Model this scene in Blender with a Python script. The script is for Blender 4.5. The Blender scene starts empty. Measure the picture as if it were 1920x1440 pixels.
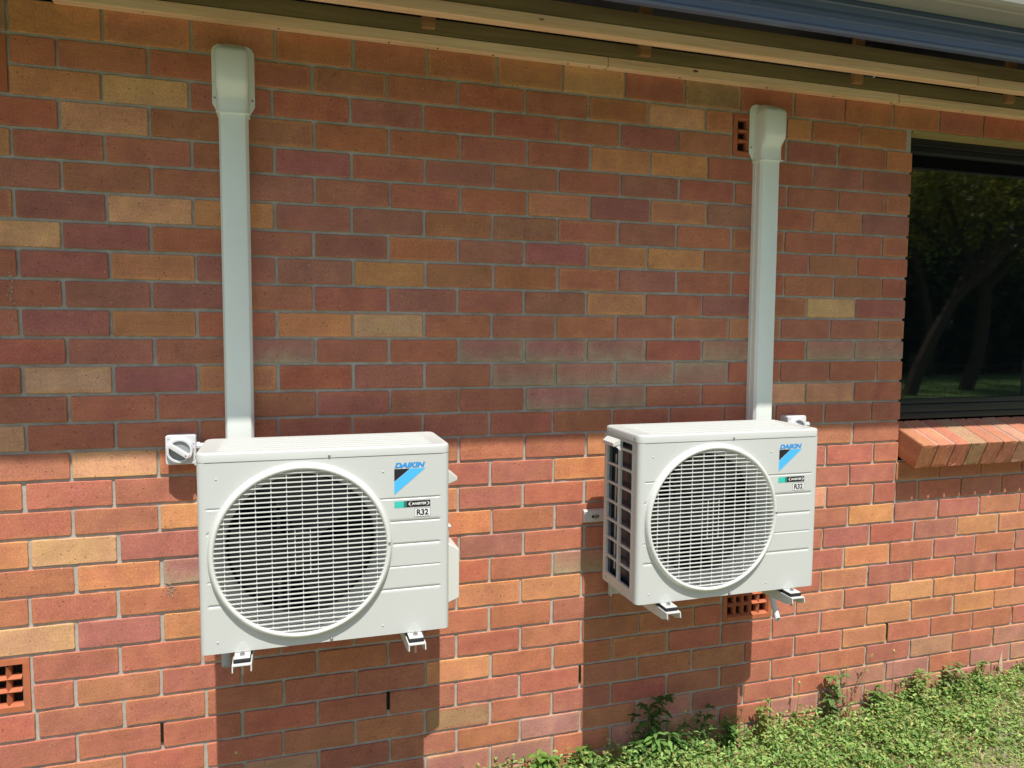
import bpy, bmesh, math, random
import numpy as np
from mathutils import Vector, Matrix
rnd = random.Random(7)
nr = np.random.RandomState(11)
sc = bpy.context.scene
COL = sc.collection
rad = math.radians

# ------------------------------------------------------------------ camera
Z0 = 2.45
f_px = 1365.0
cam_d = bpy.data.cameras.new('camera')
cam = bpy.data.objects.new('camera', cam_d); COL.objects.link(cam)
cam_d.sensor_width = 36.0; cam_d.lens = 36.0 * f_px / 1920.0
cam_d.clip_start = 0.05; cam_d.clip_end = 500
Rw = [Vector((0.9563, -0.2922, 0.0078)), Vector((-0.0149, -0.0753, -0.9971)), Vector((0.2919, 0.9534, -0.0764))]
xa = Rw[0].normalized(); za = (-Rw[2]).normalized(); ya = za.cross(xa).normalized(); xa = ya.cross(za)
M = Matrix((xa, ya, za)).transposed().to_4x4()
M.translation = Vector((0.0367, -2.4673, 1.6195))
cam.matrix_world = M
sc.camera = cam

# ------------------------------------------------------------------ sky and sun
w = bpy.data.worlds.new('World'); sc.world = w; w.use_nodes = True
nt = w.node_tree; nt.nodes.clear()
sky = nt.nodes.new('ShaderNodeTexSky'); sky.sky_type = 'NISHITA'; sky.sun_disc = False
sky.sun_elevation = rad(62.9); sky.sun_rotation = rad(180.8)
sky.altitude = 20; sky.air_density = 1.0; sky.dust_density = 1.2; sky.ozone_density = 1.0
bg = nt.nodes.new('ShaderNodeBackground'); bg.inputs['Strength'].default_value = 0.14
wo = nt.nodes.new('ShaderNodeOutputWorld')
nt.links.new(sky.outputs[0], bg.inputs[0]); nt.links.new(bg.outputs[0], wo.inputs[0])
sd = bpy.data.lights.new('sun', 'SUN'); sd.energy = 5.0; sd.angle = rad(0.53); sd.color = (1.0, 0.955, 0.88)
sun = bpy.data.objects.new('sun', sd); COL.objects.link(sun)
sun_dir = Vector((-0.012, 1.0, -1.95)).normalized()
sun.rotation_euler = sun_dir.to_track_quat('-Z', 'Y').to_euler(); sun.location = (0, -6, 10)
sc.view_settings.view_transform = 'Standard'; sc.view_settings.look = 'None'
sc.view_settings.exposure = 0.10; sc.view_settings.gamma = 1.0; sc.view_settings.use_curve_mapping = False
sc.cycles.max_bounces = 8; sc.cycles.diffuse_bounces = 5; sc.cycles.glossy_bounces = 4

# ------------------------------------------------------------------ helpers
class MB:
    """collects faces (with a per-vertex colour) into one mesh"""
    def __init__(s): s.v = []; s.f = []; s.c = []; s.mi = []; s.m = 0
    def add(s, vs, fs, col=(1, 1, 1)):
        b = len(s.v); s.v += [tuple(p) for p in vs]
        s.c += (list(col) if isinstance(col, list) else [col] * len(vs))
        s.f += [tuple(b + i for i in q) for q in fs]; s.mi += [s.m] * len(fs)
        return s
    def box(s, x0, x1, y0, y1, z0, z1, col=(1, 1, 1)):
        vs = [(x0,y0,z0),(x1,y0,z0),(x1,y1,z0),(x0,y1,z0),(x0,y0,z1),(x1,y0,z1),(x1,y1,z1),(x0,y1,z1)]
        return s.add(vs, [(0,3,2,1),(4,5,6,7),(0,1,5,4),(1,2,6,5),(2,3,7,6),(3,0,4,7)], col)
    def loft(s, rings, cap=(True, True), closed=True, col=(1, 1, 1)):
        n = len(rings[0]); vs = [p for r in rings for p in r]; fs = []
        for k in range(len(rings) - 1):
            for i in range(n if closed else n - 1):
                j = (i + 1) % n
                fs.append((k*n+i, k*n+j, (k+1)*n+j, (k+1)*n+i))
        if cap[0]: fs.append(tuple(reversed(range(n))))
        if cap[1]: fs.append(tuple((len(rings)-1)*n + i for i in range(n)))
        return s.add(vs, fs, col)
    def tube(s, pts, r, seg=10, cap=(True, True), col=(1, 1, 1)):
        pts = [Vector(p) for p in pts]; rings = []
        rs = r if isinstance(r, (list, tuple)) else [r] * len(pts)
        up = None
        for i, p in enumerate(pts):
            d = (pts[min(i+1, len(pts)-1)] - pts[max(i-1, 0)]).normalized()
            if up is None: up = d.orthogonal().normalized()
            a = (up - d * up.dot(d)).normalized(); up = a; b = d.cross(a)
            rings.append([p + (a*math.cos(t) + b*math.sin(t)) * rs[i] for t in [2*math.pi*k/seg for k in range(seg)]])
        return s.loft(rings, cap, col=col)
    def build(s, name, mats, parent=None, smooth=False, bevel=0.0, seg=2):
        me = bpy.data.meshes.new(name); me.from_pydata(s.v, [], s.f)
        mats = mats if isinstance(mats, (list, tuple)) else [mats]
        for m in mats: me.materials.append(m)
        if len(mats) > 1: me.polygons.foreach_set('material_index', s.mi)
        ca = me.color_attributes.new('Col', 'FLOAT_COLOR', 'POINT')
        ca.data.foreach_set('color', [x for c in s.c for x in (c[0], c[1], c[2], 1.0)])
        bm = bmesh.new(); bm.from_mesh(me); bmesh.ops.recalc_face_normals(bm, faces=bm.faces); bm.to_mesh(me); bm.free()
        me.update()
        if smooth: me.polygons.foreach_set('use_smooth', [True] * len(me.polygons))
        o = bpy.data.objects.new(name, me); COL.objects.link(o)
        if parent: o.parent = parent
        if bevel:
            b = o.modifiers.new('bevel', 'BEVEL'); b.width = bevel; b.segments = seg; b.limit_method = 'ANGLE'; b.angle_limit = rad(35)
            b.harden_normals = False
            me.polygons.foreach_set('use_smooth', [True] * len(me.polygons))
            try:
                wn = o.modifiers.new('wn', 'WEIGHTED_NORMAL'); wn.keep_sharp = False
            except Exception: pass
        return o
def empty(name, loc=(0, 0, 0)):
    o = bpy.data.objects.new(name, None); o.location = loc; o.empty_display_size = .05; COL.objects.link(o); return o
def tag(o, label=None, cat=None, group=None, kind=None):
    if label: o['label'] = label
    if cat: o['category'] = cat
    if group: o['group'] = group
    if kind: o['kind'] = kind
    return o
def kids(o): return [c for c in bpy.data.objects if c.parent == o]
def copy_tree(o, parent=None):
    c = o.copy(); COL.objects.link(c); c.parent = parent
    for ch in kids(o): copy_tree(ch, c)
    return c

class NT:
    def __init__(s, name):
        s.m = bpy.data.materials.new(name); s.m.use_nodes = True; s.t = s.m.node_tree; s.t.nodes.clear()
        s.out = s.n('ShaderNodeOutputMaterial'); s.b = s.n('ShaderNodeBsdfPrincipled'); s.l(s.b.outputs[0], s.out.inputs[0])
    def n(s, k, **kw):
        x = s.t.nodes.new(k)
        for a, v in kw.items(): setattr(x, a, v)
        return x
    def l(s, a, b): s.t.links.new(a, b)
    def coord(s, scale=(1, 1, 1)):
        tc = s.n('ShaderNodeTexCoord'); mp = s.n('ShaderNodeMapping'); mp.inputs['Scale'].default_value = scale
        s.l(tc.outputs['Object'], mp.inputs[0]); return mp.outputs[0]
    def noise(s, vec, scale, detail=4, rough=.6):
        x = s.n('ShaderNodeTexNoise'); x.inputs['Scale'].default_value = scale; x.inputs['Detail'].default_value = detail
        x.inputs['Roughness'].default_value = rough; s.l(vec, x.inputs['Vector']); return x.outputs['Fac']
    def ramp(s, fac, stops):
        x = s.n('ShaderNodeValToRGB'); e = x.color_ramp.elements
        while len(e) < len(stops): e.new(.5)
        for i, (p, c) in enumerate(stops):
            e[i].position = p; e[i].color = (c, c, c, 1) if isinstance(c, (int, float)) else (*c, 1)
        s.l(fac, x.inputs[0]); return x.outputs[0]
    def mix(s, fac, a, b, mode='MIX'):
        x = s.n('ShaderNodeMix', data_type='RGBA', blend_type=mode)
        for v, i in ((fac, x.inputs['Factor']), (a, x.inputs[6]), (b, x.inputs[7])):
            if isinstance(v, (int, float)): i.default_value = v
            elif isinstance(v, tuple): i.default_value = (*v, 1)
            else: s.l(v, i)
        return x.outputs[2]
    def bump(s, h, strength, dist, prev=None):
        x = s.n('ShaderNodeBump'); x.inputs['Strength'].default_value = strength; x.inputs['Distance'].default_value = dist
        s.l(h, x.inputs['Height'])
        if prev is not None: s.l(prev, x.inputs['Normal'])
        return x.outputs[0]
    def base(s, c):
        if isinstance(c, tuple): s.b.inputs['Base Color'].default_value = (*c, 1)
        else: s.l(c, s.b.inputs['Base Color'])
    def col(s):
        a = s.n('ShaderNodeAttribute'); a.attribute_name = 'Col'; return a.outputs['Color']
    def set(s, rough=.5, spec=.5, metal=0, **k):
        s.b.inputs['Roughness'].default_value = rough; s.b.inputs['Specular IOR Level'].default_value = spec
        s.b.inputs['Metallic'].default_value = metal
        return s

def simple(name, c, rough=.5, spec=.5, metal=0, var=.06, vs=6, bump=0, bs=400):
    m = NT(name); m.set(rough, spec, metal)
    v = m.coord(); n = m.noise(v, vs, 5)
    m.base(m.mix(1.0, tuple(c), m.ramp(n, [(.25, 1 - var), (.75, 1 + var * .3)]), 'MULTIPLY'))
    if bump: m.l(m.bump(m.noise(v, bs, 3), bump, .001), m.b.inputs['Normal'])
    return m.m

# ------------------------------------------------------------------ materials
def mat_brick():
    m = NT('brick'); m.set(.88, .25); v = m.coord()
    col = m.col()
    big = m.ramp(m.noise(v, 9, 5, .62), [(.3, .84), (.7, 1.12)])
    c = m.mix(1.0, col, big, 'MULTIPLY')
    st = m.coord((14, 14, 90)); stn = m.ramp(m.noise(st, 1.0, 4), [(.3, .93), (.7, 1.05)])
    c = m.mix(1.0, c, stn, 'MULTIPLY')
    gr = m.ramp(m.noise(v, 210, 3, .75), [(.28, .72), (.52, 1.0), (.74, 1.28)])
    hue = m.ramp(m.noise(v, 13, 5, .65), [(.35, (.96, .93, 1.0)), (.5, (1, 1, 1)), (.66, (1.04, 1.09, .98))])
    c = m.mix(1.0, c, hue, 'MULTIPLY')
    c = m.mix(1.0, c, gr, 'MULTIPLY')
    vo = m.n('ShaderNodeTexVoronoi'); vo.inputs['Scale'].default_value = 62; m.l(v, vo.inputs['Vector'])
    sp_ = m.n('ShaderNodeSeparateColor'); m.l(vo.outputs['Color'], sp_.inputs[0])
    mu = m.n('ShaderNodeMath', operation='MULTIPLY'); m.l(m.ramp(vo.outputs['Distance'], [(.10, 1.0), (.17, 0.0)]), mu.inputs[0]); m.l(m.ramp(sp_.outputs[0], [(.55, 0.0), (.6, 1.0)]), mu.inputs[1])
    dk = mu.outputs[0]
    c = m.mix(dk, c, m.mix(.62, c, (.05, .02, .015)))
    lt = m.ramp(m.noise(m.coord((1.3, 1.3, 1.3)), 95, 2, .5), [(.705, 0.0), (.76, 1.0)])
    c = m.mix(lt, c, (.62, .42, .30))
    sm = m.ramp(m.noise(v, 3.3, 7, .7), [(.62, 0.0), (.76, .30)])      # thin cement bloom
    c = m.mix(sm, c, (.50, .36, .30))
    m.base(c)
    b = m.bump(m.noise(v, 420, 3, .7), .5, .0012)
    b = m.bump(m.noise(v, 60, 4, .6), .35, .0016, b)
    m.l(b, m.b.inputs['Normal'])
    return m.m
def mat_mortar():
    m = NT('mortar'); m.set(.95, .15); v = m.coord()
    n = m.noise(v, 45, 6, .7)
    c = m.mix(n, (.33, .305, .275), (.64, .585, .51))
    c = m.mix(m.ramp(m.noise(v, 400, 2), [(.3, 1), (.4, 0)]), c, (.30, .24, .19))
    m.base(c)
    b = m.bump(m.noise(v, 330, 4, .7), .9, .002); m.l(b, m.b.inputs['Normal'])
    return m.m
def mat_timber(name, a, b_, scale=1.0):
    m = NT(name); m.set(.75, .25)
    v = m.coord((1.6, 30, 30)); n = m.noise(v, 1.2, 6, .62)
    v2 = m.coord((5, 120, 120)); n2 = m.noise(v2, 1.0, 3)
    c = m.mix(m.ramp(n, [(.3, 0.0), (.72, 1.0)]), a, b_)
    c = m.mix(1.0, c, m.ramp(n2, [(.3, .86), (.7, 1.06)]), 'MULTIPLY')
    vo = m.n('ShaderNodeTexVoronoi'); vo.inputs['Scale'].default_value = 3.1
    m.l(m.coord((1.0, 2.4, 2.4)), vo.inputs['Vector'])
    k = m.ramp(vo.outputs['Distance'], [(.018, 1.0), (.045, 0.0)])
    c = m.mix(k, c, (.10, .045, .02))
    m.base(c); m.l(m.bump(n2, .3, .001), m.b.inputs['Normal'])
    return m.m
def mat_leaf():
    m = NT('leaf'); m.set(.5, .3); c = m.col(); m.base(c)
    tr = m.n('ShaderNodeBsdfTranslucent'); m.l(m.mix(1.0, c, (1.25, 1.15, .45), 'MULTIPLY'), tr.inputs[0])
    mx = m.n('ShaderNodeMixShader'); mx.inputs[0].default_value = .28
    m.l(m.b.outputs[0], mx.inputs[1]); m.l(tr.outputs[0], mx.inputs[2]); m.l(mx.outputs[0], m.out.inputs[0])
    return m.m
def mat_ground():
    m = NT('ground'); m.set(.95, .1); v = m.coord()
    n = m.noise(v, 3.0, 8, .7); n2 = m.noise(v, 60, 5, .7)
    near = m.mix(m.ramp(n2, [(.3, 0.0), (.7, 1.0)]), (.15, .12, .08), (.38, .32, .22))
    lawn = m.mix(m.ramp(n2, [(.35, 0.0), (.7, 1.0)]), (.19, .18, .125), (.41, .38, .285))
    ge = m.n('ShaderNodeNewGeometry'); se = m.n('ShaderNodeSeparateXYZ'); m.l(ge.outputs['Position'], se.inputs[0])
    far = m.n('ShaderNodeMapRange'); far.inputs['From Min'].default_value = -1.0; far.inputs['From Max'].default_value = -3.0
    m.l(se.outputs['Y'], far.inputs['Value'])
    c = m.mix(m.ramp(n, [(.42, 0.0), (.58, .6)]), near, lawn)
    c = m.mix(far.outputs[0], c, lawn)
    f2 = m.n('ShaderNodeMapRange'); f2.inputs['From Min'].default_value = -5.5; f2.inputs['From Max'].default_value = -8.0
    m.l(se.outputs['Y'], f2.inputs['Value'])
    c = m.mix(f2.outputs[0], c, m.mix(m.ramp(n2, [(.35, 0.0), (.7, 1.0)]), (.12, .23, .06), (.29, .42, .14)))
    m.base(c); m.l(m.bump(n2, .8, .01), m.b.inputs['Normal'])
    return m.m
BRICK = mat_brick(); MORTAR = mat_mortar()
PINE = mat_timber('pine', (.80, .50, .28), (.93, .69, .45))
TREATED = mat_timber('treated_pine', (.18, .135, .055), (.29, .22, .095))
OLDPINE = mat_timber('old_pine', (.30, .15, .06), (.46, .26, .12)); LEAF = mat_leaf(); GROUND = mat_ground()
PAINT = simple('ivory_paint', (.585, .60, .572), .42, .4, var=.025, vs=5)
PAINT2 = simple('ivory_grille', (.69, .70, .66), .38, .45, var=.02)
SHROUD = simple('shroud_shaded', (.36, .37, .36), .5, .4)  # same plastic as the casing, darkened with the shade the slats throw on it
GALV = simple('white_steel', (.62, .63, .61), .4, .5, var=.05)
UPVC = simple('white_plastic', (.70, .71, .72), .32, .5, var=.02)
GREYP = simple('grey_plastic', (.30, .31, .32), .4, .5, var=.04)
DUCT = simple('duct_plastic', (.86, .91, .85), .30, .5, var=.03, vs=9)
DARK = simple('dark_plastic', (.022, .022, .024), .5, .4)
FAN = simple('fan_plastic', (.045, .045, .048), .5, .4)
COPPER = simple('copper', (.55, .25, .12), .35, .5, .9)
SCREW = simple('screw', (.42, .42, .42), .35, .5, .8)
RUBBER = simple('rubber', (.02, .02, .022), .7, .3)
INK = simple('ink_black', (.018, .018, .022), .5, .4, var=0)
CYAN = simple('ink_cyan', (.08, .50, .93), .4, .4, var=0)
BLUE = simple('ink_blue', (.03, .30, .72), .4, .4, var=0)
TEAL = simple('ink_teal', (.05, .56, .45), .4, .4, var=0)
SHADEP = simple('ink_halfway', (.03, .20, .17), .4, .4, var=0)
WHITE = simple('ink_white', (.82, .82, .80), .4, .4, var=0)
ORANGE = simple('arrow_red', (.5, .12, .05), .5, .4, var=0)
TERRA = simple('terracotta', (.50, .155, .072), .8, .3, var=.18, vs=30, bump=.4, bs=300)
FRAME = simple('black_aluminium', (.012, .014, .018), .3, .5)
BLUEM = simple('blue_steel', (.085, .118, .205), .30, .6, var=.03)
GUTW = simple('gutter_steel', (.33, .33, .30), .35, .5, var=.04)
GUTB = simple('gutter_inside', (.30, .30, .24), .5, .4, var=.10)
DARKV = simple('void', (.02, .017, .012), .9, .1)
ROOFM = simple('roof_steel', (.30, .33, .36), .4, .5)
FOIL = simple('foil', (.55, .56, .55), .35, .6, .5, var=.2, vs=30)
BARK = simple('bark', (.13, .095, .065), .9, .2, var=.35, vs=12, bump=.8, bs=40)
WIRE = simple('wire', (.10, .10, .10), .5, .4, .5)
STALK = simple('stalk', (.26, .24, .09), .8, .2)
LINTEL = simple('lintel_paint', (.40, .33, .14), .7, .3, var=.15, vs=14)
# window pane: dark tinted mirror-like glass
g = NT('window_glass'); g.set(.025, .5); g.base((.004, .006, .007)); g.b.inputs['IOR'].default_value = 2.0; GLASS = g.m
# heat exchanger fins
m = NT('coil_fins'); m.set(.35, .6, .3)
wv = m.n('ShaderNodeTexWave'); wv.inputs['Scale'].default_value = 160; wv.bands_direction = 'Z'; m.l(m.coord(), wv.inputs[0])
m.base(m.mix(wv.outputs['Fac'], (.010, .018, .028), (.045, .072, .10))); COIL = m.m

# ------------------------------------------------------------------ house wall
ZJ = [-.002,-.088,-.175,-.265,-.350,-.438,-.525,-.609,-.696,-.782,-.868,-.952,-1.040,-1.126,-1.211,-1.300,-1.388,-1.474,
      -1.564,-1.651,-1.740,-1.831,-1.921,-2.008,-2.098,-2.186,-2.274,-2.358,-2.446,-2.535,-2.62]
ZJ = [z + Z0 for z in ZJ]
XL, XR = -3.2, 5.6           # ends of the wall
WX0, WX1, WZ1 = 2.525, 4.35, 2.445   # window opening
EV = {0:'NOOOBBBOTRNBBBBBB', 2:'?OTRRMRRRM RvMBO'.replace(' ', ''), 4:'ORRRMRMRRMRRRRBRR', 6:'BMTOMMBMBMRBRRB', 8:'RMOMMOBBBMRBRRR',
      10:'RMBROTRRBRBOMMB', 12:'RTMORMRGGGHRRRB', 14:'TRRRRBRRRBRRRRR', 16:'RRRRRRRROBRRRRR', 18:'OTMRRROBRRRRTRRRRR',
      20:'RRRRRRRRGRRRRMRMOO', 22:'?RRRRBRRMRBvROMRMR', 24:'RRRBRROBRBRRRROBOO', 26:'RRRRRBEBRRRRRRMPRP', 28:'PPRPPRPPRPPRPPPPPP'}
OD = {1:'?RRBBBRRBTOOBB', 3:'RTRBBRRROORRMMM', 5:'MRRMRBBOMOMRRM', 7:'TMBRMBMMOORRRR', 9:'RMMRRMRMOBMBTM', 11:'RMRGRRGGGRGBGG',
      13:'RBRRRRRGGRRTTB', 15:'RTBRRRBRORRRBR', 17:'RRORROMRRRRRRRBBB', 19:'ROGRRRMRRRRRROMRR', 21:'TMORRROOROBRRORRRT'[:17],
      23:'?RRRRRRRRBRROROOO', 25:'RRRRRRRRRRRRROBRR', 27:'RMRPRRRPRPMRRPPRP'}
SHIFT = {0:(.007,.001), 1:(0,-.0022), 10:(0,-.0012), 14:(-.002,-.0025), 18:(.002,0), 22:(-.006,0), 26:(-.003,.0005), 25:(-.011,.0003), 16:(-.006,0),
         4:(.0,.0), 12:(.001,-.001), 20:(-.005,0), 21:(-.004,-.001), 27:(-.006,0), 23:(-.010,.0005)}
PAL = {'R':(.515,.187,.109), 'O':(.65,.285,.128), 'T':(.72,.390,.208), 'B':(.530,.202,.106), 'M':(.460,.180,.126), 'N':(.41,.225,.135),
       'P':(.51,.240,.168), 'G':(.50,.225,.165), 'H':(.50,.225,.165), 'E':(.50,.22,.13)}
RIM = (.44, .365, .235)
def brick(mb, x0, x1, z0, z1, kind, depth=.03, yf=None):
    base = PAL[kind]
    t = [1 + rnd.uniform(-.085, .085) for _ in range(2)]
    base = (base[0]*t[0], base[1]*t[0]*(1+rnd.uniform(-.07, .07)), base[2]*t[0]*(1+rnd.uniform(-.08, .05)))
    if yf is None: yf = rnd.uniform(-.0012, .0012)
    tilt = rnd.uniform(-.0008, .0008)
    nx = max(2, int((x1-x0)/.026)); nz = 3; r = .003
    out = []
    def seg(a, b, n):
        for i in range(n): out.append((a[0]+(b[0]-a[0])*i/n, a[1]+(b[1]-a[1])*i/n))
    seg((x0+r, z0), (x1-r, z0), nx); seg((x1-r, z0), (x1, z0+r), 1); seg((x1, z0+r), (x1, z1-r), nz); seg((x1, z1-r), (x1-r, z1), 1)
    seg((x1-r, z1), (x0+r, z1), nx); seg((x0+r, z1), (x0, z1-r), 1); seg((x0, z1-r), (x0, z0+r), nz); seg((x0, z0+r), (x0+r, z0), 1)
    cx, cz = (x0+x1)/2, (z0+z1)/2; hx, hz = (x1-x0)/2, (z1-z0)/2
    out = [(x+rnd.uniform(-.0007, .0007), z+rnd.uniform(-.0008, .0008)) for x, z in out]
    def inset(d):
        return [(cx+(x-cx)*(hx-d)/hx, cz+(z-cz)*(hz-d)/hz) for x, z in out]
    ins = min(.017 if kind in 'GH' else .013, hz*.5, hx*.4)
    yy = lambda x: yf + tilt*(x-cx)/hx
    A = [(x, depth, z) for x, z in out]; B = [(x, yy(x)+.0018, z) for x, z in out]; C = [(x, yy(x), z) for x, z in inset(.0016)]
    D = [(x, yy(x)+rnd.uniform(-.0005, .0003), z+rnd.uniform(-.003, .003)) for x, z in inset(ins)]
    cB = []; cD = []; warm = rnd.random() < (.22 if kind in 'RM' else .4)
    sides = {'G': (1, 1, .8), 'H': (0, .3, 1)}.get(kind)
    for x, z in out:
        c = base
        e = 1 + rnd.uniform(-.06, .06)
        if kind in 'GH':
            lo = (z < cz); side = abs(x-cx) > hx*.9
            k = 0.0
            if kind == 'G': k = .9 if lo else (.55 if side else .12)
            if kind == 'H': k = .9 if not lo else (.5 if side else .1)
            k *= rnd.uniform(.6, 1.05)
            c = tuple(a*(1-k)+b*k for a, b in zip(base, RIM))
        elif warm:
            k_ = rnd.uniform(.2, .55); c = tuple(a*(1-k_)+b_*k_ for a, b_ in zip(c, (.52, .205, .095) if kind in 'RM' else (.66, .33, .14)))
        cB.append(tuple(a*e for a in c))
    mid = (base[0]*(1+rnd.uniform(-.09, .04)), base[1]*(1+rnd.uniform(-.14, .04)), base[2]*(1+rnd.uniform(-.06, .06)))
    q_ = rnd.random()
    if kind in 'OB' and q_ < .35: mid = tuple(a*.62+b_*.38 for a, b_ in zip(mid, PAL['M']))
    if kind == 'R' and q_ < .3: mid = tuple(a*.5+b_*.5 for a, b_ in zip(mid, PAL['M']))
    if kind == 'E': mid = (.43, .245, .13)
    for i in range(len(out)):
        e = 1 + rnd.uniform(-.05, .05); q_ = mid
        if kind in 'GH':
            z_ = out[i][1]; k = rnd.uniform(.25, .6) if (z_ < cz) == (kind == 'G') else .08; q_ = tuple(a*(1-k)+b*k for a, b in zip(mid, RIM))
        cD.append(tuple(a*e for a in q_))
    n = len(out)
    vs = A+B+C+D; fs = []
    for k in range(3):
        for i in range(n):
            j = (i+1) % n; fs.append((k*n+i, k*n+j, (k+1)*n+j, (k+1)*n+i))
    # inner face split in strips so the colour varies along the brick
    inner = [3*n+i for i in range(n)]
    b0, t0 = inner[0:nx+1], inner[nx+1+nz+1: nx+1+nz+1+nx+1]
    t0 = list(reversed(t0))
    for i in range(min(len(b0), len(t0))-1):
        fs.append((b0[i], b0[i+1], t0[i+1], t0[i]))
    right = inner[nx:nx+1+nz+2]; fs.append(tuple(right))
    left = inner[nx+1+nz+1+nx:]+[inner[0]]; fs.append(tuple(left))
    sm_ = rnd.uniform(0, .35); cE = []
    for (x, z), c in zip(out, cB):     # mortar smeared along the lower arris
        k = sm_*rnd.uniform(.3, 1.3) if z < cz-hz*.8 else .06
        cE.append(tuple(a*(1-k)+b_*k for a, b_ in zip(c, (.58, .52, .44))))
    mb.add(vs, fs, cE+cE+cB+cD)
VENTS = [(1.667, 1.900, ZJ[2]+.008, ZJ[0]-.006), (1.686, 1.915, ZJ[23]+.005, ZJ[21]-.006),
         (-.963, -.731, ZJ[23]+.005, ZJ[21]-.006), (-.955, -.722, ZJ[2]+.008, ZJ[0]-.006)]
house = tag(empty('brick_house', (0, 0, 0)), 'red brown brick house wall with black window, timber eave battens and blue fascia', 'house')
bricks = MB(); mortar = MB()
for k in range(0, 31):
    z1 = (2.551 if k == 0 else ZJ[k-1]) - .005; z0 = (ZJ[k] if k < len(ZJ) else ZJ[-1]-.08) + .005
    if k >= 30: break
    a, b = SHIFT.get(k, (rnd.uniform(-.004, .004), rnd.uniform(-.0008, .0002)))
    odd = k % 2; src = (OD if odd else EV).get(k, '')
    i = -14
    while True:
        i += 1
        n0 = -4 + i + (.5 if odd else 0)
        xa_, xb_ = n0*.24 + a + b*n0 + .005, (n0+1)*.24 + a + b*(n0+1) - .005
        if xa_ > XR: break
        if xb_ < XL: continue
        xa_ += rnd.uniform(-.0015, .0015); xb_ += rnd.uniform(-.0015, .0015)
        ch = src[i] if 0 <= i < len(src) else ''
        if ch not in PAL: ch = rnd.choice('RRRRRRRRRRBBMM' if k < 26 else 'RRPPMRP')
        xa_ = max(xa_, XL); xb_ = min(xb_, XR)
        segs = [(xa_, xb_, .03)]
        for vx0, vx1, vz0, vz1 in VENTS:
            if vz0 < (z0+z1)/2 < vz1:
                ns = []
                for s0, s1, d in segs:
                    if s1 < vx0 - .004 or s0 > vx1 + .004: ns.append((s0, s1, d)); continue
                    if s0 < vx0 - .03: ns.append((s0, vx0-.009, d))
                    if s1 > vx1 + .03: ns.append((vx1+.009, s1, d))
                segs = ns
        if 1 <= k <= 16:
            ns = []
            for s0, s1, d in segs:
                if s1 <= WX0+.012 or s0 >= WX1-.012:
                    if abs(s1 - WX0) < .03: s1 = WX0 - rnd.uniform(0, .002)
                    ns.append((s0, s1, .11 if s1 > WX0 - .05 and s1 < WX0 + .02 else d)); continue
                if s0 < WX0 - .05: ns.append((s0, WX0-.001, .11))
                if s1 > WX1 + .05: ns.append((WX1+.001, s1, .11))
            segs = ns
        elif k in (17, 18, 19) :
            ns = []
            for s0, s1, d in segs:       # straight joint running down from the jamb
                if k < 19 and s0 < WX0-.05 and s1 > WX0+.05: ns += [(s0, WX0-.005, d), (WX0+.005, s1, d)]
                else: ns.append((s0, s1, d))
            segs = ns
        for s0, s1, d in segs:
            if s1 - s0 > .02: brick(bricks, s0, s1, z0, z1, ch, d)
wall = bricks.build('wall', BRICK, house)
# mortar: a slightly uneven sheet raked behind the brick faces
def mortar_sheet(x0, x1, z0, z1, st=.03):
    vs_ = [(a_+.021, b_-.021, c_+.021, d_-.021) for a_, b_, c_, d_ in VENTS]
    def lines(lo, hi, ex):
        n = int((hi-lo)/st)+1; l = [lo+(hi-lo)*i/n for i in range(n+1)]
        l = [q for q in l if all(abs(q-e) > .006 for e in ex)] + [e for e in ex if lo < e < hi]; return sorted(l)
    lx = lines(x0, x1, [q for v in vs_ for q in v[:2]]); lz = lines(z0, z1, [q for v in set(v[2:] for v in vs_) for q in v])
    nx, nz = len(lx), len(lz)
    vs = [(x, .0072+rnd.uniform(-.0018, .0018), z) for z in lz for x in lx]; fs = []
    for j in range(nz-1):
        for i in range(nx-1):
            cx, cz = (lx[i]+lx[i+1])/2, (lz[j]+lz[j+1])/2
            if any(v[0] < cx < v[1] and v[2] < cz < v[3] for v in vs_): continue
            fs.append((j*nx+i, j*nx+i+1, (j+1)*nx+i+1, (j+1)*nx+i))
    mortar.add(vs, fs)
mortar_sheet(XL, WX0-.006, -.16, 2.548); mortar_sheet(WX0-.006, WX1+.025, -.16, 1.066); mortar_sheet(WX1+.025, XR, -.16, 2.548)
mortar_sheet(WX0-.006, WX1+.025, ZJ[0]+.001, 2.548)
mo = mortar.build('mortar', MORTAR, wall, smooth=True)
for k, n0 in ((25, 4.5), (25, -1.5), (25, 1.5), (25, 10.5)):
    a, b = SHIFT.get(k, (0, 0)); x = n0*.24 + a + b*n0; wh = MB()
    wh.box(x-.0045, x+.0045, .0008, .03, ZJ[k]+.022, ZJ[k-1]-.004); wh.build('weep_hole', DARKV, wall)
# back of the house, closed so that the roof space and rooms are dark
sh = MB()
sh.box(XL, XR, .115, .20, -.16, 1.04); sh.box(XL, WX0, .115, .20, 1.04, 2.60); sh.box(WX1, XR, .115, .20, 1.04, 2.60)
sh.box(WX0, WX1, .115, .2, 2.45, 2.6); sh.box(XL, XL+.1, .2, 7, -.16, 2.6); sh.box(XR-.1, XR, .2, 7, -.16, 2.6); sh.box(XL, XR, 7, 7.1, -.16, 2.6)
sh.build('inner_wall', DARKV, house)

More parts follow.
